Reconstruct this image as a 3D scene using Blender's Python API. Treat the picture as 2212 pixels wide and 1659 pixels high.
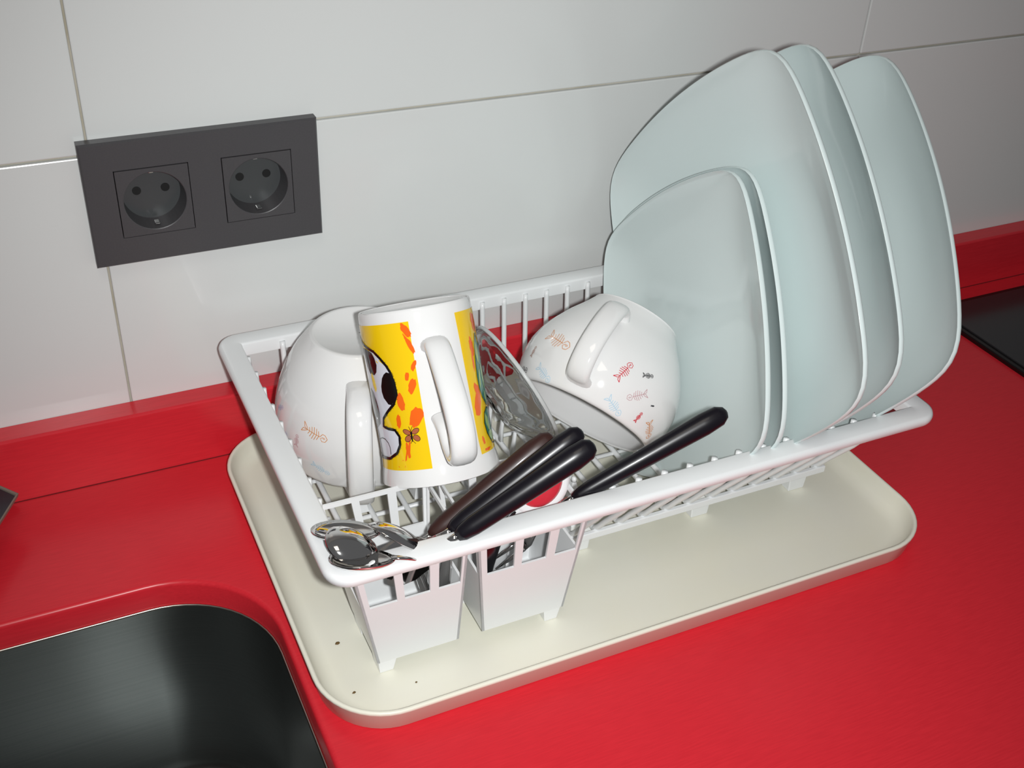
import bpy, bmesh, math, random
from mathutils import Vector, Matrix
sin, cos, pi = math.sin, math.cos, math.pi
for o in list(bpy.data.objects): bpy.data.objects.remove(o)
SC = bpy.context.scene
COL = SC.collection
random.seed(4)

# ------------------------------------------------------------ camera, light, exposure
cam_d = bpy.data.cameras.new('camera'); cam = bpy.data.objects.new('camera', cam_d); COL.objects.link(cam)
CR = Vector((0.90479791, -0.42361001, 0.04353496)); CU = Vector((0.20341778, 0.51975823, 0.82974249)); CF = Vector((0.37411488, 0.74189349, -0.55644597))
CP = Vector((-0.0566, -0.7460, 0.5516))
m = Matrix((CR, CU, -CF)).transposed().to_4x4(); m.translation = CP
cam.matrix_world = m
cam_d.sensor_width = 36; cam_d.lens = 2442.2 / 2212 * 36; cam_d.clip_start = .01; cam_d.clip_end = 30
SC.camera = cam
SC.view_settings.view_transform = 'Standard'; SC.view_settings.look = 'None'
SC.view_settings.gamma = 1; SC.view_settings.use_curve_mapping = False; SC.view_settings.exposure = 0.0

W = bpy.data.worlds.new('world'); SC.world = W; W.use_nodes = True
W.node_tree.nodes['Background'].inputs[0].default_value = (.97, .98, 1.0, 1)
W.node_tree.nodes['Background'].inputs[1].default_value = .12
fl = bpy.data.lights.new('camera_flash', 'SPOT'); fl.energy = 21.5; fl.spot_size = 1.55; fl.spot_blend = 1.0; fl.shadow_soft_size = .009; fl.color = (.985, 1, 1)
flo = bpy.data.objects.new('camera_flash', fl); COL.objects.link(flo); flo.location = (-0.0295, -0.759, 0.552); flo.rotation_euler = cam.matrix_world.to_euler()
ce = bpy.data.lights.new('overhead_fill', 'AREA'); ce.energy = 2.0; ce.size = .45; ce.color = (1, .9, .78)  # soft warm fill added overhead, out of view, for the kitchen's ambient light
ceo = bpy.data.objects.new('overhead_fill', ce); COL.objects.link(ceo); ceo.location = (-.15, -.85, 1.45); ceo.rotation_euler = (.30, .1, 0)

# ------------------------------------------------------------ materials
def mat(name, col, rough=.4, metal=0., coat=0., spec=.5, noise=None, bump=None, trans=0., ior=1.45, aniso=0., sss=0.):
    M = bpy.data.materials.new(name); M.use_nodes = True; nt = M.node_tree; b = nt.nodes['Principled BSDF']
    b.inputs['Base Color'].default_value = (*col, 1); b.inputs['Roughness'].default_value = rough
    b.inputs['Metallic'].default_value = metal; b.inputs['Coat Weight'].default_value = coat; b.inputs['Coat Roughness'].default_value = .06
    b.inputs['Specular IOR Level'].default_value = spec; b.inputs['Transmission Weight'].default_value = trans; b.inputs['IOR'].default_value = ior
    if sss:
        b.inputs['Subsurface Weight'].default_value = sss; b.inputs['Subsurface Scale'].default_value = .004
    tc = nt.nodes.new('ShaderNodeTexCoord')
    if noise:   # (scale vector, amount, second colour)
        mp = nt.nodes.new('ShaderNodeMapping'); nt.links.new(tc.outputs['Object'], mp.inputs[0]); mp.inputs['Scale'].default_value = noise[0]
        n = nt.nodes.new('ShaderNodeTexNoise'); n.inputs['Scale'].default_value = 1; n.inputs['Detail'].default_value = 5
        nt.links.new(mp.outputs[0], n.inputs[0])
        r = nt.nodes.new('ShaderNodeMapRange'); r.inputs[1].default_value = .35; r.inputs[2].default_value = .65; r.inputs[4].default_value = noise[1]
        nt.links.new(n.outputs[0], r.inputs[0])
        x = nt.nodes.new('ShaderNodeMix'); x.data_type = 'RGBA'; x.inputs[6].default_value = (*col, 1); x.inputs[7].default_value = (*noise[2], 1)
        nt.links.new(r.outputs[0], x.inputs[0]); nt.links.new(x.outputs[2], b.inputs['Base Color'])
    if bump:    # (scale vector, strength, distance)
        mp = nt.nodes.new('ShaderNodeMapping'); nt.links.new(tc.outputs['Object'], mp.inputs[0]); mp.inputs['Scale'].default_value = bump[0]
        n = nt.nodes.new('ShaderNodeTexNoise'); n.inputs['Scale'].default_value = 1; n.inputs['Detail'].default_value = 3
        nt.links.new(mp.outputs[0], n.inputs[0])
        bp = nt.nodes.new('ShaderNodeBump'); bp.inputs['Strength'].default_value = bump[1]; bp.inputs['Distance'].default_value = bump[2]
        nt.links.new(n.outputs[0], bp.inputs['Height']); nt.links.new(bp.outputs[0], b.inputs['Normal'])
    if aniso:
        tg = nt.nodes.new('ShaderNodeTangent'); tg.direction_type = 'RADIAL'; tg.axis = 'Z'
        nt.links.new(tg.outputs[0], b.inputs['Tangent']); b.inputs['Anisotropic'].default_value = aniso
    return M
TILE = mat('white_tile_glaze', (.69, .71, .70), .22, coat=.3, bump=((9, 9, 9), .12, .001))
GROUT = mat('beige_grout', (.52, .49, .42), .9, noise=((25, 25, 25), .6, (.36, .32, .22)))
RED = mat('red_solid_surface', (.66, .022, .035), .30, spec=.45, noise=((60, 900, 900), .35, (.50, .012, .022)), bump=((14, 14, 14), .05, .001))
STEEL = mat('brushed_steel', (.27, .285, .28), .33, 1., aniso=.85, noise=((6, 6, 1200), .4, (.20, .215, .21)))
STEELRIM = mat('polished_steel_rim', (.50, .47, .42), .30, 1.)
CUTLERY = mat('polished_cutlery_steel', (.72, .71, .70), .09, 1.)
TRAYM = mat('cream_plastic', (.78, .77, .67), .38, coat=.1, noise=((16, 16, 16), .5, (.79, .77, .63)))
RACK = mat('white_plastic', (.80, .815, .82), .30, coat=.15)
CERAM = mat('white_ceramic', (.77, .77, .765), .07, coat=.4)
PLATE = mat('pale_aqua_ceramic', (.64, .73, .725), .12, coat=.3)
GLASSM = mat('clear_glass', (.98, .99, .99), .02, trans=1., ior=1.22)
SOCK = mat('anthracite_plastic', (.060, .058, .062), .38, noise=((900, 4, 900), .4, (.075, .072, .075)))
SOCKD = mat('dark_socket_recess', (.060, .064, .066), .3)
HOLE = mat('pin_hole_black', (.004, .004, .004), .6)
BLACKH = mat('black_handle_plastic', (.006, .005, .008), .30, coat=.12, spec=.35)
BROWNH = mat('worn_brown_black_plastic', (.035, .014, .012), .38, coat=.05, spec=.35)
HOB = mat('black_hob_glass', (.018, .018, .020), .18, noise=((700, 700, 700), .5, (.03, .03, .033)))
HOBE = mat('black_hob_edge', (.006, .005, .005), .3)
def flat(n, c): return mat(n, c, .12, coat=.3)
YEL = flat('yellow_print', (.86, .56, .006)); ORA = flat('orange_print', (.85, .13, .01)); BLK = flat('black_print', (.006, .005, .005))
WHT = flat('pale_lilac_print', (.66, .67, .74)); GRN = flat('green_print', (.025, .20, .14)); LGR = flat('light_green_print', (.33, .50, .19)); BRN = flat('brown_print', (.42, .12, .05))
FISHC = dict(o=flat('orange_fish_ink', (.62, .25, .07)), r=flat('red_fish_ink', (.58, .02, .04)), k=flat('black_fish_ink', (.04, .04, .045)),
             m=flat('mauve_fish_ink', (.55, .36, .38)), b=flat('pale_blue_fish_ink', (.45, .62, .74)), n=flat('brown_fish_ink', (.40, .24, .19)), v=flat('violet_fish_ink', (.50, .50, .68)))
REDP = mat('red_plastic', (.62, .03, .05), .22, coat=.3)

# ------------------------------------------------------------ helpers
def link(o, parent=None):
    COL.objects.link(o)
    if parent is not None: o.parent = parent
    return o
def tag(o, label=None, cat=None, group=None, kind=None):
    for k, v in (('label', label), ('category', cat), ('group', group), ('kind', kind)):
        if v: o[k] = v
    return o
def empty(name, loc=(0, 0, 0), **k):
    o = bpy.data.objects.new(name, None); o.empty_display_size = .02; o.location = loc; COL.objects.link(o); tag(o, **k); return o
def mesh(name, vs, fs, material, parent=None, smooth=True, mats=None, bevel=0, auto=None):
    me = bpy.data.meshes.new(name); me.from_pydata([tuple(v) for v in vs], [], fs); me.validate()
    me.materials.append(material)
    bm = bmesh.new(); bm.from_mesh(me); bmesh.ops.recalc_face_normals(bm, faces=bm.faces[:])
    if smooth:
        for f in bm.faces: f.smooth = True
    if auto is not None:
        for e in bm.edges:
            if len(e.link_faces) == 2 and e.calc_face_angle(0) > auto: e.smooth = False
    bm.to_mesh(me); bm.free()
    o = bpy.data.objects.new(name, me); link(o)
    if bevel:
        md = o.modifiers.new('bevel', 'BEVEL'); md.width = bevel; md.segments = 2; md.limit_method = 'ANGLE'; md.harden_normals = False
    if parent is not None:
        o.parent = parent
        if parent.type == 'EMPTY' or True:
            o.matrix_parent_inverse = Matrix.LocRotScale(*world(parent)).inverted()
    return o
def world(o):
    M = o.matrix_basis.copy()
    p = o.parent; c = o
    while p is not None:
        M = p.matrix_basis @ c.matrix_parent_inverse @ M if False else (p.matrix_basis @ (c.matrix_parent_inverse @ M)); c = p; p = p.parent
    return M.decompose()
class MB:
    def __init__(s): s.v = []; s.f = []
    def add(s, vs, fs):
        n = len(s.v); s.v += [Vector(v) for v in vs]; s.f += [[i + n for i in f] for f in fs]
    def box8(s, p):  # 4 bottom, 4 top
        s.add(p, [(0, 3, 2, 1), (4, 5, 6, 7), (0, 1, 5, 4), (1, 2, 6, 5), (2, 3, 7, 6), (3, 0, 4, 7)])
    def box(s, a, b):
        x0, y0, z0 = a; x1, y1, z1 = b
        s.box8([(x0, y0, z0), (x1, y0, z0), (x1, y1, z0), (x0, y1, z0), (x0, y0, z1), (x1, y0, z1), (x1, y1, z1), (x0, y1, z1)])
    def rings(s, R, close=False, caps=True):
        n = len(R[0]); m0 = len(s.v); s.v += [Vector(p) for r in R for p in r]
        k = len(R)
        for i in range(k if close else k - 1):
            for j in range(n):
                a = m0 + i * n + j; b = m0 + i * n + (j + 1) % n; c = m0 + ((i + 1) % k) * n + (j + 1) % n; d = m0 + ((i + 1) % k) * n + j
                s.f.append([a, b, c, d])
        if caps and not close:
            s.f.append([m0 + j for j in range(n)][::-1]); s.f.append([m0 + (k - 1) * n + j for j in range(n)])
    def sweep(s, path, rad, seg=8, flat_=None, up=(0, 0, 1)):
        """path of points; rad = number or list of (a,b): a along 'side', b along 'up'"""
        P = [Vector(p) for p in path]; R = []; up = Vector(up)
        for i, p in enumerate(P):
            t = (P[min(i + 1, len(P) - 1)] - P[max(i - 1, 0)]).normalized()
            u = up - t * up.dot(t)
            if u.length < 1e-4: u = Vector((1, .01, 0)) - t * t.x
            u.normalize(); sd = t.cross(u)
            r = rad[i] if isinstance(rad, (list, tuple)) and isinstance(rad[0], (list, tuple)) else (rad if isinstance(rad, (tuple, list)) else (rad, rad))
            R.append([p + sd * (r[0] * cos(2 * pi * k / seg)) + u * (r[1] * sin(2 * pi * k / seg)) for k in range(seg)])
        s.rings(R)
    def build(s, name, material, parent=None, **k): return mesh(name, s.v, s.f, material, parent, **k)
def bez(P, n=6):
    P = [Vector(p) for p in P]; Q = [P[0]] + P + [P[-1]]; out = []
    for i in range(1, len(Q) - 2):
        for k in range(n):
            t = k / n; a, b, c, d = Q[i - 1:i + 3]
            out.append(.5 * (2 * b + (c - a) * t + (2 * a - 5 * b + 4 * c - d) * t * t + (3 * b - a - 3 * c + d) * t ** 3))
    return out + [P[-1]]
def rrect(x0, x1, y0, y1, R, z, seg=8):
    R = max(R, .0006); out = []
    for cx, cy, a0 in ((x1 - R, y1 - R, 0), (x0 + R, y1 - R, pi / 2), (x0 + R, y0 + R, pi), (x1 - R, y0 + R, 1.5 * pi)):
        for k in range(seg + 1):
            a = a0 + k / seg * pi / 2; out.append(Vector((cx + R * cos(a), cy + R * sin(a), z)))
    return out
def ringset(x0, x1, y0, y1, R, prof, seg=8):
    return [rrect(x0 + o, x1 - o, y0 + o, y1 - o, R - o, z, seg) for o, z in prof]

# ------------------------------------------------------------ setting: wall, floor
wall = MB()
HX0, HX1, HZ0, HZ1 = .0140, .1309, .1950, .2395      # box in the wall behind the double socket
for a_, b_ in (((-1.3, .0035, -.9), (1.9, .1, HZ0)), ((-1.3, .0035, HZ1), (1.9, .1, 1.3)), ((-1.3, .0035, HZ0), (HX0, .1, HZ1)), ((HX1, .0035, HZ0), (1.9, .1, HZ1))): wall.box(a_, b_)
wall.box((HX0, .05, HZ0), (HX1, .1, HZ1))
wall_back = wall.build('wall_back', GROUT, smooth=False); tag(wall_back, kind='structure', label='white tiled kitchen wall with beige grout joints')
cols = [(-1.2782, -.6391), (-.6391, 0.), (0., .6391), (.6391, 1.2782), (1.2782, 1.9)]
ROWH = .3
for ci, (a, b) in enumerate(cols):
    off = -.0062 if ci < 2 else 0
    for z0, z1 in ((-.044, .257), (.257, .557), (.557, .857), (.857, 1.157)):
        A_, B_ = (a + .0007, 0, z0 + off + .0009), (b - .0007, .006, z1 + off - .0009); t = MB()
        if a == 0. and z0 < 0:
            rc = lambda x0, x1, c, d, y: [Vector((x0, y, c)), Vector((x1, y, c)), Vector((x1, y, d)), Vector((x0, y, d))]
            t.rings([rc(A_[0], B_[0], A_[2], B_[2], 0), rc(A_[0], B_[0], A_[2], B_[2], .006), rc(HX0, HX1, HZ0, HZ1, .006), rc(HX0, HX1, HZ0, HZ1, 0)], close=True, caps=False)
        else: t.box(A_, B_)
        t.build('tile', TILE, wall_back, smooth=False, bevel=.0009)
floor = MB(); floor.box((-1.3, -2.4, -.92), (1.9, .1, -.9))
tag(floor.build('floor', mat('grey_floor', (.25, .24, .23), .5), smooth=False), kind='structure', label='grey kitchen floor below the worktop')

# ------------------------------------------------------------ worktop with sink cut-out
def worktop():
    root = empty('worktop', (.3, -.3, -.02), label='glossy red kitchen worktop under the dish rack, with a rounded sink cut-out', cat='worktop')
    bm = bmesh.new()
    def loop(pts):
        vs = [bm.verts.new(p) for p in pts]; es = [bm.edges.new((vs[i], vs[(i + 1) % len(vs)])) for i in range(len(vs))]; return vs, es
    def bridge(a, b):
        n = len(a)
        for i in range(n): bm.faces.new((a[i], a[(i + 1) % n], b[(i + 1) % n], b[i]))
    X = (-1.2, 1.8, -.62, 0.0)
    o1, e1 = loop(rrect(*X, .004, 0, 2))
    hole = lambda o, z: rrect(-.52 - o, .0505 + o, -.56 - o, -.1440 + o, .074 + o, z, 14)
    h1, e2 = loop(hole(.0035, 0))
    bmesh.ops.triangle_fill(bm, use_beauty=True, use_dissolve=False, edges=e1 + e2)
    prev = h1
    for off, z in ((.0017, -.0005), (.0005, -.0017), (0, -.0035), (0, -.020)):
        l, _ = loop(hole(off, z)); bridge(prev, l); prev = l
    under, e3 = loop(rrect(*X, .004, -.030, 2)); bridge(o1, under)
    l, _ = loop(hole(0, -.030)); bridge(prev, l)
    bmesh.ops.recalc_face_normals(bm, faces=bm.faces[:])
    for f in bm.faces: f.smooth = True
    for e in bm.edges:
        if len(e.link_faces) == 2 and e.calc_face_angle(0) > .9: e.smooth = False
    me = bpy.data.meshes.new('slab'); bm.to_mesh(me); bm.free(); me.materials.append(RED)
    s = bpy.data.objects.new('slab', me); link(s, root); s.matrix_parent_inverse = Matrix.Translation(root.location).inverted()
    u = MB(); R_ = []
    for x in (-1.2, 1.8):
        R_.append([Vector((x, y, z)) for y, z in ((-.0004, .0002), (-.0190, .0002), (-.0193, .0008), (-.0193, .0530), (-.0188, .0543), (-.0176, .0548), (-.0004, .0548))])
    u.rings(R_)
    u.build('upstand', RED, root, smooth=False)
    j = MB(); j.box((-1.2, -.0197, .0), (1.8, -.0185, .0007)); j.build('joint_line', mat('dark_joint_filler', (.16, .01, .012), .6), root, smooth=False)
worktop()

# ------------------------------------------------------------ sink
def sink():
    root = empty('sink', (-.23, -.35, -.2), label='dark brushed steel sink bowl set under the red worktop', cat='sink')
    r = MB(); g = lambda o, z: rrect(-.52 + o, .0505 - o, -.56 + o, -.1440 - o, .074 - o, z, 14)
    r.rings([g(-.012, -.0302), g(.0016, -.0302), g(.0022, -.0296), g(.0024, -.0306), g(.0024, -.0318), g(-.012, -.0318)], close=True, caps=False)
    rr = MB(); rr.rings([g(.0000, -.0203), g(.0008, -.0199), g(.0014, -.0206), g(.0014, -.0300), g(.0003, -.0300)], close=True, caps=False)
    rr.build('sink_rim', STEELRIM, root)
    b = MB()
    prof = [(.0016, -.0212), (.0024, -.06), (.0036, -.12), (.0048, -.165), (.008, -.180), (.016, -.190), (.030, -.194), (.10, -.196)]
    b.rings([g(o, z) for o, z in prof], caps=False)
    n = len(b.v) - 60; b.f.append(list(range(n, len(b.v))))
    o = b.build('bowl', STEEL, root)
    d = MB(); c = Vector((-.235, -.35, -.1925))
    d.rings([[c + Vector((R * cos(2 * pi * k / 24), R * sin(2 * pi * k / 24), z)) for k in range(24)] for R, z in ((.045, 0), (.043, .002), (.030, .001), (.028, -.004), (.003, -.003))])
    d.build('drain', STEELRIM, root)
sink()

# ------------------------------------------------------------ hob on the right
def hob():
    root = empty('hob', (1.0, -.3, 0), label='black glass hob let into the worktop at the right edge', cat='hob')
    b = MB(); b.rings(ringset(.757, 1.33, -.56, -.0435, .004, [(0, .0002), (0, .0035), (.0008, .0045), (.006, .0045)], 3)); b.build('hob_frame', HOBE, root, auto=.6)
    g = MB(); g.rings(ringset(.763, 1.324, -.554, -.0495, .004, [(0, .004), (0, .0055), (.0006, .006), (.003, .006)], 3)); g.build('hob_glass', HOB, root, auto=.6)
hob()

# ------------------------------------------------------------ black dish at the left edge
def left_dish():
    root = empty('soap_dish', (-.13, -.06, 0), label='dark square-cornered dish with a pale rim cut by the left edge', cat='dish')
    c = Vector((-.0888, -.0484)); A = Vector((-.62, .785)); B = Vector((-.46, -.888))
    q = [c, c + A * .030, c + A * .030 + B * .075 + Vector((-.03, 0)), c + B * .075]
    cen = sum(q, Vector((0, 0))) / 4
    def rg(o, z): return [Vector((*(p + (cen - p).normalized() * o), z)) for p in q]
    b = MB(); b.rings([rg(.036, .0002), rg(.034, .026), rg(.0008, .0275), rg(0, .0298), rg(.0006, .0302), rg(.0022, .030), rg(.0026, .0285)]); b.build('dish_rim', mat('grey_rim', (.20, .17, .14), .4), root, auto=.5)
    t = MB(); t.rings([rg(.0027, .0280), rg(.0028, .0292)]); t.build('dish_plate', mat('black_dish', (.008, .010, .016), .35), root, auto=.5)
left_dish()

# ------------------------------------------------------------ double socket
def socket():
    X0, X1, Z0, Z1 = -.0062, .1511, .1739, .2606
    root = empty('wall_socket', ((X0 + X1) / 2, 0, (Z0 + Z1) / 2), label='anthracite double wall socket on the white tiles at upper left', cat='socket')
    cx, cz = (X0 + X1) / 2, (Z0 + Z1) / 2; hs = .0245
    fr = MB(); y = -.0092
    xs = [X0, cx - .0355 - hs, cx - .0355 + hs, cx + .0355 - hs, cx + .0355 + hs, X1]; zs = [Z0, cz - hs, cz + hs, Z1]
    for i in range(5):
        for j in range(3):
            if j == 1 and i in (1, 3): continue
            a0, a1, b0, b1 = xs[i], xs[i + 1], zs[j], zs[j + 1]
            fr.add([(a0, y, b0), (a1, y, b0), (a1, y, b1), (a0, y, b1)], [(0, 1, 2, 3)])
    out = [(X0, Z0), (X1, Z0), (X1, Z1), (X0, Z1)]
    o3 = lambda e, yy: [(X0 - e, yy, Z0 - e), (X1 + e, yy, Z0 - e), (X1 + e, yy, Z1 + e), (X0 - e, yy, Z1 + e)]
    fr.rings([[Vector(p) for p in o3(0, y)], [Vector(p) for p in o3(.0012, y + .0016)], [Vector(p) for p in o3(.0012, -.0002)]], caps=False)
    for s in (-1, 1):
        mx = cx + s * .0355
        sq = lambda h, yy: [Vector((mx - h, yy, cz - h)), Vector((mx + h, yy, cz - h)), Vector((mx + h, yy, cz + h)), Vector((mx - h, yy, cz + h))]
        fr.rings([sq(hs, y), sq(hs, -.003)], caps=False)
    bm_o = fr.build('frame', SOCK, root, smooth=False)
    for s in (-1, 1):
        mx = cx + s * .0355; h = hs - .0006; N = 48
        e = MB()
        # square plate with round well
        sqr = []
        for k in range(N):
            a = 2 * pi * k / N; c_, s_ = cos(a), sin(a); q = h / max(abs(c_), abs(s_)); sqr.append(Vector((mx + q * c_, y - .0004, cz + q * s_)))
        circ = lambda r, yy: [Vector((mx + r * cos(2 * pi * k / N), yy, cz + r * sin(2 * pi * k / N))) for k in range(N)]
        back = [Vector((p.x, -.003, p.z)) for p in sqr]
        e.rings([back, sqr, circ(.0212, y - .0004), circ(.0207, y - .0001), circ(.0196, y + .0160)], caps=False)
        ins = e.build('socket_insert', SOCK, root, auto=.5)
        f = MB(); f.add(circ(.0196, y + .0158), [list(range(N))])
        # raised lower ledge typical of the round well
        f.build('socket_face', SOCKD, ins, auto=.5)
        for q in (-1, 1):
            p = MB(); hx = mx + q * .0096
            rg = lambda r, yy: [Vector((hx + r * cos(2 * pi * k / 20), yy, cz + .002 + r * sin(2 * pi * k / 20))) for k in range(20)]
            p.rings([rg(.0030, y + .0157), rg(.0030, y + .0153)]); p.build('pin_hole', HOLE, ins, auto=.6)
        for q in (-1, 1):
            p = MB(); zc = cz + q * .0190
            p.box((mx - .0018, y + .0040, zc - .0007), (mx + .0018, y + .0100, zc + .0007)); p.build('earth_clip', CUTLERY, ins, smooth=False, bevel=.0006)
socket()

# ------------------------------------------------------------ drip tray
def tray():
    root = empty('drip_tray', (.282, -.174, 0), label='cream plastic drip tray with rounded corners under the dish rack', cat='tray')
    b = MB()
    prof = [(.0045, .0001), (.0034, .0010), (.0006, .0150), (0, .0158), (0, .0172), (.0008, .0180), (.0022, .0180), (.0029, .0172), (.0034, .0155), (.0056, .0085), (.0085, .0055), (.0125, .0035), (.0165, .0030)]
    R_ = ringset(.0540, .5140, -.3250, -.0202, .046, prof, 12)
    b.rings(R_)
    b.build('tray_body', TRAYM, root, auto=1.0)
tray()

# ------------------------------------------------------------ dish rack
def rack():
    root = empty('dish_rack', (.285, -.16, .003), label='white plastic dish rack with cutlery baskets standing in the cream tray', cat='dish rack')
    X0, X1, Y0, Y1, Z = .0627, .5062, -.3000, -.0198, .1092
    r = MB()
    prof = [(.0012, Z - .0072), (.0002, Z - .0055), (0, Z - .003), (.0009, Z - .0008), (.0028, Z), (.0150, Z), (.0162, Z - .0006), (.0166, Z - .0018), (.0168, Z - .0105), (.0150, Z - .0105), (.0148, Z - .0022), (.0030, Z - .0022), (.0028, Z - .0072)]
    r.rings(ringset(X0, X1, Y0, Y1, .016, prof, 8), close=True, caps=False)
    r.build('rim', RACK, root, auto=.9)
    yb, yf = -.0372, -.2830; zt = .1052; zf = .0300
    rx_back = [.109, .1335, .158, .182, .207, .2315] + [.2516 + .01905 * k for k in range(12)]
    def rod(path, rad=.0021, rr=8):
        b = MB(); b.sweep(bez(path, 3) if len(path) > 3 else path, rad, rr); return b.build('rod', RACK, root)
    for x in rx_back:
        back = [(x, yb, zt), (x, yb - .002, .085), (x, -.043, .045), (x, -.050, zf + .002), (x, -.060, zf)]
        if x > .24: fr = [(x, -.226, zf), (x, -.238, zf + .003), (x, -.250, zf + .018), (x, yf + .006, .085), (x, yf + .0012, .1088)]
        else: fr = [(x, -.140, zf), (x, -.2215, zf)]
        rod(back + [(x, -.14, zf)] + fr if x > .24 else back + fr)
    # side wall rods
    for k in range(9):
        y = -.050 - .0215 * k
        if y > -.215 or True:
            if y > -.222: rod([(.0800, y, zt), (.0815, y, .085), (.088, y, .045), (.094, y, zf + .002), (.104, y, zf)])
        rod([(.4885, y, zt), (.4868, y, .085), (.478, y, .045), (.472, y, zf + .002), (.461, y, zf)])
    for y in (-.060, -.112, -.164, -.2145):
        b = MB(); b.sweep([(.099, y, zf - .0008), (.2, y, zf - .0008), (.466, y, zf - .0008)], (.0020, .0016), 6); b.build('cross_bar', RACK, root)
    b = MB(); b.box((.240, -.2420, zf - .0035), (.468, -.2385, zf + .0022)); b.build('lower_rail', RACK, root, smooth=False, bevel=.0006)
    # divider ridge and prongs
    b = MB(); b.box8([(.2705, -.200, zf), (.2790, -.200, zf), (.2790, -.048, zf), (.2705, -.048, zf), (.2730, -.198, .0430), (.2755, -.198, .0430), (.2755, -.050, .0430), (.2730, -.050, .0430)])
    b.build('divider_ridge', RACK, root, smooth=False, bevel=.0006)
    for k in range(7):
        y = -.0767 - .0215 * k
        b = MB(); b.sweep([(.2518, y, zf), (.2516, y - .001, .042), (.2520, y - .002, .0545), (.2520, y - .002, .0552)], [(.0016, .0036), (.0015, .0028), (.0013, .0018), (.0007, .0009)], 8, up=(0, 1, 0)); b.build('prong', RACK, root)
        b = MB(); b.sweep([(.2742, y + .009, .0425), (.2742, y + .009, .0452), (.2742, y + .009, .0462)], [(.0022, .0026), (.0018, .0022), (.0008, .001)], 8, up=(0, 1, 0)); b.build('nub', RACK, root)
    for x in (.128, .170):
        b = MB(); b.box8([(x - .004, -.160, zf), (x + .004, -.160, zf), (x + .004, -.052, zf), (x - .004, -.052, zf), (x - .0012, -.158, .0470), (x + .0012, -.158, .0470), (x + .0012, -.055, .0470), (x - .0012, -.055, .0470)])
        b.build('divider_ridge', RACK, root, smooth=False, bevel=.0005)
    for x, y in ((.266, -.2240), (.368, -.2240), (.456, -.2260), (.115, -.058), (.282, -.058), (.456, -.058)):
        b = MB(); w = .009
        b.box8([(x - w * .8, y - .003, .0032), (x + w * .8, y - .003, .0032), (x + w * .8, y + .006, .0032), (x - w * .8, y + .006, .0032), (x - w, y - .004, zf), (x + w, y - .004, zf), (x + w, y + .008, zf), (x - w, y + .008, zf)])
        b.build('foot', RACK, root, smooth=False, bevel=.0006)
    # cutlery baskets
    def basket(xt0, xt1, xb0, xb1, feet):
        zt_, zb = .0995, .0135; T = .0016; zs = .0673
        ft, fb, bt, bb = -.2885, -.2806, -.2210, -.2290
        def wall_pt(side, u, z):
            t = (z - zb) / (zt_ - zb); x0 = xb0 + (xt0 - xb0) * t; x1 = xb1 + (xt1 - xb1) * t; yf_ = fb + (ft - fb) * t; yb_ = bb + (bt - bb) * t
            return {'f': (x0 + (x1 - x0) * u, yf_), 'b': (x0 + (x1 - x0) * u, yb_), 'l': (x0, yf_ + (yb_ - yf_) * u), 'r': (x1, yf_ + (yb_ - yf_) * u)}[side]
        nin = {'f': (0, T), 'b': (0, -T), 'l': (T, 0), 'r': (-T, 0)}
        b = MB()
        def pane(side, u0, u1, z0, z1):
            P = []
            for z in (z0, z1):
                p0 = wall_pt(side, u0, z); p1 = wall_pt(side, u1, z); d = nin[side]
                P += [(p0[0], p0[1], z), (p1[0], p1[1], z), (p1[0] + d[0], p1[1] + d[1], z), (p0[0] + d[0], p0[1] + d[1], z)]
            b.box8(P)
        for side, posts in (('f', ((0, .075), (.335, .41), (.655, .74), (.955, 1))), ('b', ((0, .05), (.29, .36), (.62, .70), (.95, 1))), ('l', ((0, .06), (.47, .53), (.94, 1))), ('r', ((0, .06), (.47, .53), (.94, 1)))):
            pane(side, 0, 1, zb, zs)
            for a, c in posts: pane(side, a, c, zs, zt_ - .003)
            pane(side, 0, 1, zt_ - .003, zt_)
        b.box((xb0 + .001, fb + .001, zb), (xb1 - .001, bb - .001, zb + .0016))
        o = b.build('cutlery_basket', RACK, root, smooth=False)
        for x, y in feet:
            f = MB(); f.box8([(x + .001, y, .0032), (x + .010, y, .0032), (x + .010, y + .012, .0032), (x + .001, y + .012, .0032), (x, y, zb), (x + .0125, y, zb), (x + .0125, y + .014, zb), (x, y + .014, zb)])
            f.build('foot', RACK, o, smooth=False, bevel=.0005)
    basket(.0790, .1512, .0952, .1497, ((.0958, -.2796), (.0958, -.244), (.136, -.244)))
    basket(.1570, .2330, .1660, .2245, ((.2110, -.2796), (.2110, -.244), (.1675, -.244)))
rack()

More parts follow.
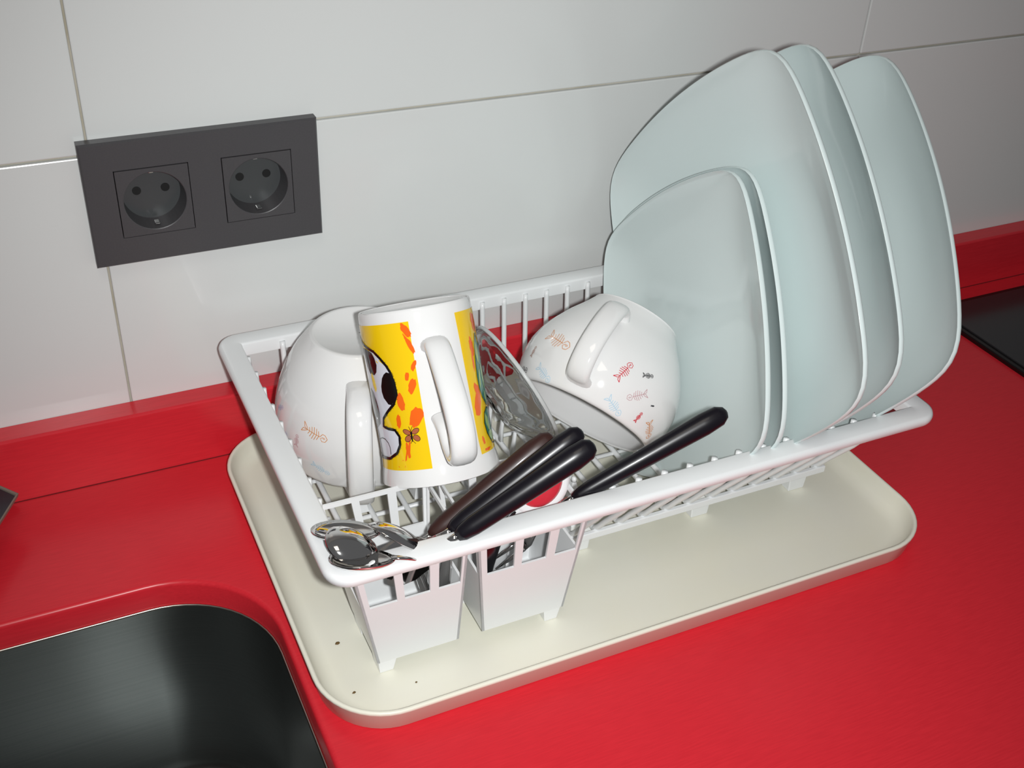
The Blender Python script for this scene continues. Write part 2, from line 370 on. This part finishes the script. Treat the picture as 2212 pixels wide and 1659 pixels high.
# ------------------------------------------------------------ lathe ceramics
def cat1(pts, n=6):
    P = [Vector((a, b, 0)) for a, b in pts]; return [(v.x, v.y) for v in bez(P, n)]
class Rev:
    def __init__(s, C, A, prof):
        s.C = Vector(C); s.A = Vector(A).normalized(); v = -CF; s.e1 = (v - s.A * v.dot(s.A)).normalized(); s.e2 = s.A.cross(s.e1); s.prof = cat1(prof)
    def r(s, t):
        P = s.prof
        for (a, ra), (b, rb) in zip(P, P[1:]):
            if t <= b: return ra + (rb - ra) * max(0, (t - a)) / max(b - a, 1e-9)
        return P[-1][1]
    def P(s, th, t, off=0.):
        r = s.r(t) + off; return s.C + s.A * t + (s.e1 * cos(th) + s.e2 * sin(th)) * r
    def lathe(s, name, material, parent, thick=.0035, foot=True, N=64):
        H = s.prof[-1][0]; rb = s.prof[-1][1]
        o = [(t, r) for t, r in s.prof]
        prof = [(.0006, o[0][1] - .0004)] + o[1:-1] + [(H - .0006, rb + .0006), (H, rb - .0004)]
        if foot: prof += [(H, rb - .003), (H - .0018, rb - .0042), (H - .0018, .0005)]
        else: prof += [(H, .0005)]
        inner = []
        for t, r in o[::-1]:
            if t < H - .006: inner.append((t, r - thick))
        prof += [(H - .0058, .0005), (H - .0058, (inner[0][1]) * .75)] + inner[:-1] + [(.0009, o[0][1] - thick), (0, o[0][1] - thick + .0007), (0, o[0][1] - .0014)]
        b = MB(); b.rings([[s.C + s.A * t + (s.e1 * cos(2 * pi * k / N) + s.e2 * sin(2 * pi * k / N)) * r for k in range(N)] for t, r in prof], close=True, caps=False)
        return b.build(name, material, parent, auto=1.1)
    def handle(s, parent, th, pts, w, h, material=None, name='handle'):
        """pts: (t, radial)"""
        d = s.e1 * cos(th) + s.e2 * sin(th); path = bez([s.C + s.A * t + d * r for t, r in pts], 8)
        side = s.A.cross(d)
        b = MB(); n = len(path); R_ = []
        for i, p in enumerate(path):
            tg = (path[min(i + 1, n - 1)] - path[max(i - 1, 0)]).normalized(); up = side.cross(tg).normalized()
            f = i / (n - 1); fl_ = 1 + .10 * max(0, 1 - f / .12) + .10 * max(0, 1 - (1 - f) / .12)
            ww = (w[0] + (w[1] - w[0]) * f) * fl_; hh = h * (1 + .25 * (fl_ - 1))
            ring = []
            for k in range(16):
                a = 2 * pi * k / 16; ca, sa = cos(a), sin(a)
                ring.append(p + side * (ww * math.copysign(abs(ca) ** .75, ca)) + up * (hh * math.copysign(abs(sa) ** .85, sa)))
            R_.append(ring)
        b.rings(R_); return b.build(name, material or CERAM, parent)
    # prints: thin ink layers lying on the glaze, coordinates (angle, height)
    def ribbon(s, b, pts, wd, off=.0003):
        r0 = s.r(pts[0][1]); P = [Vector((a * r0, t)) for a, t in pts]; Q = []
        for a, c in zip(P, P[1:]):
            n = max(1, int((c - a).length / .0012)); Q += [a + (c - a) * i / n for i in range(n)]
        Q.append(P[-1]); V = []
        for i, p in enumerate(Q):
            t = Q[min(i + 1, len(Q) - 1)] - Q[max(i - 1, 0)]
            if t.length < 1e-9: t = Vector((1, 0))
            t.normalize(); nn = Vector((-t.y, t.x)) * wd / 2
            for qq in (p + nn, p - nn): V.append(s.P(qq.x / r0, qq.y, off))
        b.add(V, [(2 * i, 2 * i + 1, 2 * i + 3, 2 * i + 2) for i in range(len(Q) - 1)])
    def blob(s, b, poly, off=.0003, ringn=4):
        cx = sum(p[0] for p in poly) / len(poly); cy = sum(p[1] for p in poly) / len(poly); n = len(poly); V = []; F = []
        for j in range(ringn + 1):
            f = j / ringn
            for p in poly: V.append(s.P(cx + (p[0] - cx) * f, cy + (p[1] - cy) * f, off))
        for j in range(ringn):
            for i in range(n): F.append((j * n + i, j * n + (i + 1) % n, (j + 1) * n + (i + 1) % n, (j + 1) * n + i))
        b.add(V, F)
    def ell(s, th, t, a, c, rot=0, n=14, jag=0):
        r0 = s.r(t); out = []
        for k in range(n):
            g = 2 * pi * k / n; q = 1 + random.uniform(-jag, jag); x = a * cos(g) * q; y = c * sin(g) * q
            out.append((th + (x * cos(rot) - y * sin(rot)) / r0, t + x * sin(rot) + y * cos(rot)))
        return out
    def fish(s, parent, key, a0, t0, a1, t1, wd=.00045):
        r0 = s.r((t0 + t1) / 2); p0 = Vector((a0 * r0, t0)); p1 = Vector((a1 * r0, t1)); d = p1 - p0; L = d.length; d = d / L; n = Vector((-d.y, d.x))
        def M(x, y): q = p0 + d * (x * L) + n * (y * L); return (q.x / r0, max(.0004, q.y))
        b = MB(); S = lambda pts: s.ribbon(b, [M(*p) for p in pts], wd)
        S([(.02, .20), (.10, .03), (.22, .0), (.05, -.03), (.0, -.17)]); S([(.02, .20), (.16, .10), (.24, .0), (.14, -.08), (.0, -.17)])
        S([(.22, 0), (.74, 0)])
        for x, h in ((.32, .12), (.41, .18), (.50, .22), (.59, .21), (.68, .16)): S([(x - .05, h), (x + .01, 0), (x - .04, -h)])
        S([(.74, .02), (.80, .13), (.90, .12), (1.0, .02), (.95, -.10), (.84, -.13), (.76, -.05), (.84, .03)]); S([(.88, .03), (.92, .0), (.88, -.03), (.85, 0), (.88, .03)])
        return b.build('fish_print', FISHC[key], parent, smooth=True)

# left cup, upside down
Lc = Rev((.14796, -.10182, .0476), (0, 0, 1), [(0, .05631), (.01456, .06039), (.03398, .06214), (.05631, .05728), (.07573, .04855), (.08933, .03884), (.09515, .03398)])
root = empty('breakfast_cup', Lc.C, label='white breakfast cup with fishbone prints upside down behind the yellow mug', cat='cup', group='white cups with fishbone prints')
body = Lc.lathe('cup_body', CERAM, root)
Lc.handle(root, .13, [(.0790, .0455), (.0800, .058), (.0745, .0735), (.055, .0840), (.030, .0850), (.010, .0790), (.0050, .0680), (.0085, .0565)], (.0082, .0085), .0040)
for f in [('o', -.581, .0478, -.248, .0432), ('b', -.462, .0201, -.246, .0136), ('m', -.667, .0292, -.644, .0394), ('k', -.743, .0139, -.626, .0169), ('v', -.99, .028, -.83, .034), ('v', -1.12, .045, -.98, .050)]:
    Lc.fish(body, *f)
# right cup, lying tilted against the plates
Rc = Rev((.29092, -.17131, .07784), (.68447, .38822, .61708), [(0, .054), (.014, .0585), (.028, .060), (.045, .0565), (.062, .048), (.076, .0385), (.085, .033)])
root = empty('breakfast_cup', Rc.C, label='white breakfast cup with fishbone prints leaning tilted against the plates', cat='cup', group='white cups with fishbone prints')
body = Rc.lathe('cup_body', CERAM, root)
Rc.handle(root, -.31, [(.0655, .0440), (.0690, .0510), (.0655, .0600), (.0510, .0690), (.0330, .0735), (.0185, .0715), (.0110, .0655), (.0105, .0560)], (.0080, .0088), .0042)
for f in [('o', -.994, .0331, -.59, .0274), ('r', .073, .0218, .152, .0376), ('k', .33, .0345, .468, .0384), ('m', .491, .0259, .294, .0148), ('b', .085, .0088, .35, .0029), ('r', .572, .0052, .576, .013), ('n', -1.138, .0145, -1.1, .0225), ('b', -.932, .0091, -.666, .0013), ('k', -1.38, .0051, -1.139, .005), ('o', .749, .0118, .981, .0035), ('v', -1.536, .0312, -1.296, .0357), ('k', .623, .0204, .666, .0216)]:
    Rc.fish(body, *f)

# yellow printed mug
def yellow_mug():
    G = Rev((.16639, -.20936, .09136), (.00328, .46158, .88709), [(0, .0385), (.006, .0378), (.016, .0362), (.03, .0360), (.06, .0363), (.106, .0362), (.1105, .0342)])
    root = empty('mug', G.C, label='tall white mug with yellow cartoon print upside down in front', cat='mug')
    body = G.lathe('mug_body', CERAM, root)
    G.handle(root, .30, [(.0865, .0335), (.0880, .040), (.0840, .0465), (.0700, .0560), (.0530, .0650), (.0370, .0690), (.0240, .0660), (.0190, .0570), (.0250, .0480), (.0360, .0420), (.0420, .0345)], (.0080, .0085), .0046)
    def panel(a0, a1, z0, z1):
        b = MB(); n, k = 28, 10; b.add([G.P(a0(j / k) + (a1(j / k) - a0(j / k)) * i / n, z0 + (z1 - z0) * j / k, .00015) for j in range(k + 1) for i in range(n + 1)],
                                     [(j * (n + 1) + i, j * (n + 1) + i + 1, (j + 1) * (n + 1) + i + 1, (j + 1) * (n + 1) + i) for j in range(k) for i in range(n)])
        return b.build('yellow_panel', YEL, body)
    panel(lambda f: -2.2, lambda f: -.071 + .006 * f, .0115, .1038)
    panel(lambda f: .883 - .10 * f, lambda f: 2.0, .0125, .1038)
    # furry outlined pale head
    edge = [(-1.60, .0960), (-1.25, .0925), (-.853, .0875), (-.723, .0834), (-.602, .0783), (-.542, .0742), (-.499, .0676), (-.488, .0603), (-.582, .0539), (-.733, .0499), (-.908, .0448), (-.96, .0397), (-.827, .0383), (-.662, .0375), (-.585, .0333), (-.607, .0276), (-.705, .0226), (-.92, .0189), (-1.214, .0186), (-1.6, .0200)]
    b = MB(); V = []; F = []; n = 12
    for a, t in edge: V += [G.P(-1.9 + (a + 1.9) * i / n, t, .0003) for i in range(n + 1)]
    for j in range(len(edge) - 1): F += [(j * (n + 1) + i, j * (n + 1) + i + 1, (j + 1) * (n + 1) + i + 1, (j + 1) * (n + 1) + i) for i in range(n)]
    b.add(V, F); b.build('pale_figure_print', WHT, body)
    b = MB(); G.ribbon(b, edge, .0018, .0005)
    for (a0, t0), (a1, t1) in zip(edge, edge[1:]):
        m_ = max(2, int(math.hypot((a1 - a0) * .036, t1 - t0) / .0006))
        for i in range(m_):
            f = i / m_; a = a0 + (a1 - a0) * f; t = t0 + (t1 - t0) * f; nx, ny = -(t1 - t0), (a1 - a0) * .036; l = math.hypot(nx, ny) or 1; h = random.uniform(.0007, .0016)
            G.ribbon(b, [(a, t), (a - nx / l * h / .036 * -1, t + ny / l * h * -1 * -1)], .0003, .0005)
    G.ribbon(b, [(-1.30, .0300), (-1.10, .0318), (-.979, .0313), (-.900, .0290), (-.871, .0265), (-.870, .0240), (-.877, .0215)], .0006, .0005)
    for poly in ([(-1.3, .0895), (-1.106, .0891), (-.92, .0868), (-.86, .0835), (-.83, .0790), (-.87, .0745), (-.949, .0725), (-1.1, .0735), (-1.2, .078)],
                 [(-.627, .0743), (-.55, .0735), (-.507, .0709), (-.488, .0670), (-.487, .0627), (-.515, .0585), (-.566, .0555), (-.640, .0535), (-.703, .054), (-.791, .0581), (-.815, .0620), (-.805, .0655), (-.75, .0705), (-.69, .0730)],
                 [(-1.241, .0640), (-1.12, .061), (-1.049, .0562), (-1.02, .052), (-1.014, .0479), (-1.06, .041), (-1.25, .038), (-1.45, .045), (-1.45, .0558)]):
        G.blob(b, poly, .00048)
    b.build('black_line_print', BLK, body)
    b = MB(); G.blob(b, [(-1.02, .0745), (-.97, .070), (-.95, .064), (-1.0, .0615), (-1.06, .066), (-1.07, .072)], .0006); b.build('yellow_patch_print', YEL, body)
    for a, t, w_, h_, ro in ((-.437, .0553, .0024, .0058, .1), (-.21, .0447, .0042, .0066, -.5), (-.235, .0420, .003, .003, 0), (-.183, .0641, .0022, .0048, -.35), (-.245, .0704, .0014, .0026, -.2), (-.099, .0765, .0013, .0036, -.4), (-.55, .0432, .0017, .0044, -.1), (-.46, .0241, .0013, .0052, .05),
                              (-.40, .0300, .0007, .0080, -.2), (-.135, .0985, .0020, .0050, .5), (-.098, .0890, .0014, .0055, .35), (-.145, .093, .0007, .0040, .4), (-.696, .0152, .0010, .0016, 0), (-.60, .0170, .001, .0012, 0), (-.52, .0195, .0006, .006, -.3), (1.095, .080, .0022, .0066, .1), (1.35, .0949, .0040, .0060, .2), (1.019, .045, .0036, .0088, -.25), (1.06, .052, .0026, .006, .3), (1.111, .0155, .0040, .0022, .2), (1.02, .020, .0012, .0040, .2), (1.07, .071, .0010, .0060, 0)):
        b = MB(); G.blob(b, G.ell(a, t, w_, h_, ro, 18, .16), .0003, 3); b.build('orange_spot', ORA, body)
    b = MB(); c = (-.34, .0335)
    for dx, dy, w_, h_, ro in ((-.0029, .0024, .0027, .0016, -.5), (.0029, .0026, .0027, .0016, .5), (-.0027, -.0018, .0024, .0018, .7), (.0030, -.0018, .0024, .0018, -.7)): G.blob(b, G.ell(c[0] + dx / .036, c[1] + dy, w_, h_, ro), .0004, 2)
    b.build('butterfly_print', BRN, body)
    b = MB(); G.blob(b, G.ell(c[0], c[1] - .0004, .0006, .0036), .0006, 2)
    for dx, dy, w_, h_, ro in ((-.0029, .0024, .0027, .0016, -.5), (.0029, .0026, .0027, .0016, .5), (-.0027, -.0018, .0024, .0018, .7), (.0030, -.0018, .0024, .0018, -.7)):
        e = G.ell(c[0] + dx / .036, c[1] + dy, w_, h_, ro); G.ribbon(b, e + e[:1], .0003, .0006)
    G.ribbon(b, [(c[0], c[1] + .003), (c[0] + .04, c[1] + .0058)], .0003, .0006); G.ribbon(b, [(c[0], c[1] + .003), (c[0] - .03, c[1] + .0058)], .0003, .0006)
    G.ribbon(b, [(c[0], c[1] - .003), (c[0] + .05, c[1] - .0052)], .0003, .0006); G.ribbon(b, [(c[0], c[1] - .003), (c[0] - .04, c[1] - .0050)], .0003, .0006)
    b.build('butterfly_outline_print', BLK, body)
    l1 = [(1.30, .0880), (1.55, .0800), (1.66, .0680), (1.66, .0550), (1.50, .0430), (1.343, .0409), (1.20, .0470), (1.130, .0530), (1.11, .0609), (1.14, .070), (1.201, .0800)]
    l2 = [(1.30, .0400), (1.50, .0380), (1.64, .0300), (1.66, .0200), (1.55, .0150), (1.33, .0165), (1.17, .0240), (1.123, .0310), (1.18, .0370)]
    b = MB(); G.blob(b, l1, .0004); G.blob(b, l2, .0004); b.build('green_leaf_print', GRN, body)
    b = MB()
    for a, t, w_, h_, ro in ((1.24, .076, .0022, .0075, .1), (1.20, .059, .0012, .0058, -.15), (1.36, .060, .0016, .0080, .1), (1.33, .047, .0010, .0040, .2), (1.26, .0300, .0020, .0055, .2), (1.36, .0215, .0046, .0030, -.3), (1.2, .033, .001, .004, 0)): G.blob(b, G.ell(a, t, w_, h_, ro, 12, .12), .00055, 2)
    b.build('light_green_print', LGR, body)
    b = MB(); G.ribbon(b, l1 + l1[:1], .0007, .0006); G.ribbon(b, l2 + l2[:1], .0009, .0006); b.build('leaf_outline_print', BLK, body)
yellow_mug()

# ------------------------------------------------------------ small glass dish between mug and cup
def glass_dish():
    DAX = -.81 * CR - .57 * CU + .14 * (-CF)
    D = Rev((.2550, -.1350, .0936), DAX, [(0, .0490), (.006, .0475), (.013, .0410), (.019, .0310), (.022, .0240)])
    root = empty('glass_dish', D.C, label='small clear glass dish on edge between yellow mug and tilted cup', cat='dish')
    N = 96; prof = [(0, .0490, 0), (.0035, .0486, 0), (.006, .0470, 1), (.013, .0405, 1), (.019, .0310, 1), (.0225, .0240, 0), (.0225, .001, 0), (.0200, .001, 0), (.0200, .0220, 0), (.0168, .0292, 0), (.0115, .0378, 0), (.005, .0445, 0), (.001, .0458, 0), (0, .0468, 0), (-.0012, .0480, 0)]
    b = MB(); b.rings([[D.C + D.A * t + (D.e1 * cos(2 * pi * k / N) + D.e2 * sin(2 * pi * k / N)) * (r + fl_ * .0005 * cos(2 * pi * k / 6)) for k in range(N)] for t, r, fl_ in prof], close=True, caps=False)
    b.build('dish_body', GLASSM, root)
    r_ = MB(); r_.rings([[D.C + D.A * (-.0006 + .0016 * sin(2 * pi * j / 8)) + (D.e1 * cos(2 * pi * k / 64) + D.e2 * sin(2 * pi * k / 64)) * (.0482 + .0014 * cos(2 * pi * j / 8)) for j in range(8)] for k in range(64)], close=True, caps=False)
    r_.build('rim', mat('rim_refraction_white', (.85, .88, .88), .25, trans=.45, ior=1.3), root)  # whitish base colour stands in for light refracted along the clear glass rim
glass_dish()

# ------------------------------------------------------------ plates
def plate(x0, cy, cz, yaw, tilt, roll, A, K, depth, label, PP=12.0):
    C = Vector((x0, cy, cz)); n = Vector((cos(yaw) * cos(tilt), sin(yaw) * cos(tilt), -sin(tilt))); v = Vector((cos(yaw) * sin(tilt), sin(yaw) * sin(tilt), cos(tilt)))
    u = v.cross(n); c, s = cos(roll), sin(roll); U = u * c + v * s; V = -u * s + v * c
    g = lambda t: 1 + K * (1 - min(t * t, 1.2))
    def F(x, y): return ((abs(x) / g(y)) ** PP + (abs(y) / g(x)) ** PP) ** (1 / PP) - 1
    N = 128; rim = []
    for k in range(N):
        a = 2 * pi * (k + .5) / N; lo, hi = .3, 1.7
        for _ in range(30):
            mi = (lo + hi) / 2
            if F(mi * cos(a), mi * sin(a)) > 0: hi = mi
            else: lo = mi
        rim.append((lo * A * cos(a), lo * A * sin(a)))
    def ring(f, d, circ=0.):
        out = []
        for x, y in rim:
            r = math.hypot(x, y); rc = A * 1.08; q = (r * (1 - circ) + rc * circ) / r
            out.append(C + U * (x * f * q) + V * (y * f * q) + n * d)
        return out
    T = .0036; D = depth
    face = [(.02, D, .6), (.45, D, .5), (.60, D * .985, .4), (.70, D * .90, .25), (.80, D * .66, .1), (.90, D * .34, 0), (.965, D * .11, 0), (.985, .0003, 0), (.994, -.0006, 0), (1.0, .0004, 0), (1.0, .0022, 0), (.994, .0034, 0)]
    back = [(.97, D * .11 + T, 0), (.90, D * .34 + T, 0), (.80, D * .66 + T, .1), (.70, D * .90 + T, .25), (.62, D * .985 + T, .4), (.60, D + T + .0018, .4), (.58, D + T + .0018, .4), (.56, D + T, .4), (.02, D + T, .6)]
    root = empty('plate', C, label=label, cat='plate', group='square plates standing in the rack')
    b = MB(); b.rings([ring(*p) for p in face + back]); b.build('plate_body', PLATE, root, auto=1.3)
    return root
AS, AL, KS, KL = .0937, .1166, .1318, .1396
plate(.3657, -.1675, .1312, -.0864, .1786, .8606, AS, KS, .014, 'small pale square plate nearest the cups, frontmost of the rack')
plate(.3781, -.1655, .1329, -.0509, .1455, .9088, AS, KS, .014, 'second small pale square plate, tucked behind the frontmost small one')
plate(.3923, -.1715, .1776, -.0039, .0785, .8117, AL, KL, .019, 'large pale square plate directly behind the two small plates')
plate(.4279, -.1642, .1739, -.0252, .1145, .7585, AL, KL, .019, 'large pale square plate in the middle of the three large ones')
plate(.4779, -.1587, .1617, -.0214, .2764, .7174, AL, KL, .019, 'large pale square plate at the far right, leaning most')

# ------------------------------------------------------------ cutlery
def knife(a, b_, tip, wn, wf, label, material, cat='knife', fork=False, name='table_knife', bulge=0., sh=(0, 0), back=0.):
    a = Vector(a) + CR * sh[0] + CU * sh[1]
    a, b_, tip = Vector(a) + CF * back, Vector(b_) + CF * back, Vector(tip) + CF * back; L = (b_ - a).length; d = (b_ - a).normalized()
    root = empty(name, a, label=label, cat=cat, group=None if fork else 'black handled knives in the left cutlery basket')
    k = MB(); st = [(0, .55), (.04, .85), (.12, 1), (.5, 1), (.85, 1), (.95, .86), (.99, .5), (1.0, .15)]
    up = (-CF - d * (-CF).dot(d)).normalized()
    k.sweep([a + d * L * f + up * (sin(pi * f) * bulge) for f, _ in st], [((wn + (wf - wn) * f) * s_, (wn + (wf - wn) * f) * s_ * .72) for f, s_ in st], 16, up=up)
    k.build('handle', material, root)
    m_ = MB(); m_.sweep([a + d * .002, a - d * .004, a + (tip - a) * .3], [(.0024, .0018), (.0026, .0015), (.0030, .0012)], 12, up=up)
    m_.build('neck', CUTLERY, root)
    t = MB(); q = a + (tip - a) * .25
    if not fork:
        t.sweep([q, q + (tip - q) * .15, q + (tip - q) * .6, q + (tip - q) * .92, tip], [(.0030, .0009), (.0062, .0007), (.0075, .0006), (.005, .0005), (.0010, .0003)], 8, up=up); t.build('blade', CUTLERY, root, auto=.7)
    else:
        t.sweep([q, q + (tip - q) * .25, q + (tip - q) * .45, q + (tip - q) * .55], [(.0025, .0012), (.0040, .0010), (.0095, .0009), (.0100, .0008)], 8, up=up)
        sd = d.cross(up)
        for i in range(4):
            o = sd * ((i - 1.5) * .0058); p0 = q + (tip - q) * .53 + o
            t.sweep([p0, p0 + (tip - q) * .25 + up * .001, p0 + (tip - q) * .45 + up * .004], [(.0016, .0009), (.0014, .0008), (.0005, .0004)], 6, up=up)
        t.build('fork_head', CUTLERY, root)
    return root
knife((.1370, -.2800, .1140), (.2080, -.2790, .1570), (.0920, -.2550, .0700), .0060, .0070, 'brownish black-handled knife, rearmost of the three parallel handles', BROWNH, sh=(-.0072, -.0093), back=.014)
knife((.1490, -.2890, .1160), (.2225, -.2880, .1630), (.1000, -.2620, .0720), .0056, .0074, 'black-handled knife lying between the brownish handle and the lowest one', BLACKH, sh=(-.0098, -.0045), back=.008)
knife((.1530, -.2945, .1130), (.2255, -.2970, .1590), (.1060, -.2720, .0700), .0056, .0080, 'glossy black-handled knife, lowest of the three parallel handles by the rim', BLACKH, sh=(-.0112, -.0021))
knife((.2290, -.2770, .1065), (.3225, -.2915, .1535), (.1800, -.2560, .0520), .0050, .0076, 'glossy black-handled fork resting alone over the front rim before the plates', BLACKH, 'fork', True, 'table_fork', sh=(-.0024, -.0035))

def spoon(c, ax, nrm_, L, wdt, deep, stem, label, sh=(0, 0, 0), name='spoon'):
    """c bowl centre, ax long axis (tip -> neck), nrm_ points out of the hollow side"""
    c = Vector(c) + CR * sh[0] + CU * sh[1] - CF * sh[2]; ax = Vector(ax).normalized(); nn = Vector(nrm_); nn = (nn - ax * nn.dot(ax)).normalized(); sd = ax.cross(nn)
    root = empty(name, c, label=label, cat='spoon', group='spoons in the left cutlery basket')
    b = MB(); NR, NC = 9, 28; T = .0009
    def P(f, a, off):
        x = cos(a) * L / 2 * f; y = sin(a) * wdt / 2 * f * (1 - .16 * cos(a) * f)
        z = -deep * (1 - f ** 2) ** .75 if f < 1 else 0
        return c + ax * x + sd * y + nn * (z + off - .10 * deep * (cos(a) * f) ** 2)
    b.rings([[P(j / NR, 2 * pi * k / NC, 0) for k in range(NC)] for j in range(1, NR + 1)] + [[P(j / NR, 2 * pi * k / NC, -T) for k in range(NC)] for j in range(NR, 0, -1)])
    b.build('bowl', CUTLERY, root)
    s = c + ax * (L / 2 - .002); stem = [Vector(p) for p in stem]
    path = bez([s, s + ax * .008 - nn * .0005] + stem, 5); n = len(path)
    m_ = MB(); m_.sweep(path, [(.0030 - .0012 * min(1, i / 4) + .0032 * max(0, (i / (n - 1) - .4) / .6), .0011) for i in range(n)], 8, up=nn); m_.build('stem', CUTLERY, root)
spoon((.0905, -.2585, .1130), (.92, -.40, -.03), (.10, .30, .95), .040, .027, .006, [(.122, -.268, .085), (.138, -.262, .030)], 'steel spoon with upturned bowl, rearmost in the left cutlery basket', (-.003, -.003, .009))
spoon((.0935, -.2830, .1190), (.80, -.10, -.45), (-.45, .25, -.75), .034, .026, .0075, [(.120, -.280, .090), (.140, -.262, .024)], 'round dark-mirroring steel spoon bowl, leftmost above the basket corner', (-.0117, -.0045, .002))
spoon((.1035, -.2960, .1165), (.92, -.33, -.05), (.15, .25, .92), .037, .025, .006, [(.129, -.288, .0930), (.1420, -.276, .0850), (.1400, -.270, .026)], 'steel spoon with upturned bowl, lying nearest over the front rim corner', (-.0190, -.0024, .003))
spoon((.1120, -.2730, .1170), (.75, -.32, -.55), (-.2, -.42, -.80), .040, .024, .0075, [(.132, -.278, .085), (.140, -.262, .040)], 'steel spoon turned hollow side down, right of the other spoon bowls', (0, -.0109, 0))

def round_utensil():
    C = Vector((.2130, -.2560, .1040)); n = (-CF * .93 + CR * .30 - CU * .10).normalized(); a = (CR * .6 + CU * .8); a = (a - n * a.dot(n)).normalized(); b_ = n.cross(a); N = 40
    root = empty('plastic_utensil', C, label='round-ended plastic utensil with red centre and white rim behind the knife handles', cat='utensil')
    def rg(r, h): return [C + a * (r * 1.12 * cos(2 * pi * k / N)) + b_ * (r * sin(2 * pi * k / N)) + n * h for k in range(N)]
    w = MB(); w.rings([rg(.002, -.0045), rg(.016, -.0042), rg(.0192, -.0025), rg(.0200, 0), rg(.0192, .0020), rg(.0165, .0028), rg(.0142, .0018)]); w.build('white_rim', RACK, root)
    r = MB(); r.rings([rg(.0147, .0005), rg(.0145, .0024), rg(.0125, .0036), rg(.008, .0045), rg(.001, .0047)]); r.build('red_centre', REDP, root)
    s = MB(); st = C - a * .0195 - n * .001; s.sweep([st, st - a * .012, Vector((.1900, -.2560, .06)), Vector((.1850, -.2560, .024))], [(.0060, .0030), (.0050, .0028), (.0045, .0025), (.0055, .0025)], 12, up=n); s.build('stem', RACK, root)
round_utensil()
# dark blade standing in the right basket
def dark_spatula():
    root = empty('butter_knife', (.172, -.27, .03), label='dark curved knife standing in the right cutlery basket behind its window', cat='knife')
    b = MB(); b.sweep(bez([(.1690, -.2770, .0500), (.1705, -.2765, .0680), (.1770, -.2740, .0850), (.1900, -.2700, .0985)], 5), [(.0006 + .0050 * sin(pi * min(1, .12 + i / 18)), .0008) for i in range(16)], 8, up=(.2, -.8, .3)); b.build('blade', mat('dark_steel', (.10, .10, .11), .25, 1.), root)
    h = MB(); h.sweep([(.1690, -.2770, .0510), (.1685, -.2768, .034), (.1700, -.2760, .0162)], [(.0030, .0014), (.0045, .003), (.004, .003)], 10); h.build('handle', BLACKH, root)
dark_spatula()

# ------------------------------------------------------------ crumbs in the tray
for i, (x, y, s, lab) in enumerate(((.0800, -.2455, .0016, 'dark food crumb in the tray left of the cutlery basket'), (.0770, -.2880, .0013, 'brown food crumb in the front left corner of the tray'), (.1150, -.2950, .0008, 'tiny crumb in the tray before the cutlery basket foot'))):
    b = MB(); rnd = random.Random(i); N = 7
    b.rings([[Vector((x + s * r * cos(2 * pi * k / N) * rnd.uniform(.7, 1.3), y + s * .7 * r * sin(2 * pi * k / N) * rnd.uniform(.7, 1.3), .0031 + h * s)) for k in range(N)] for r, h in ((.7, 0), (1, .3), (.6, .7), (.15, .8))])
    tag(b.build('crumb', mat('crumb', (.12, .07, .02), .8)), lab, 'crumb', 'crumbs in the drip tray')
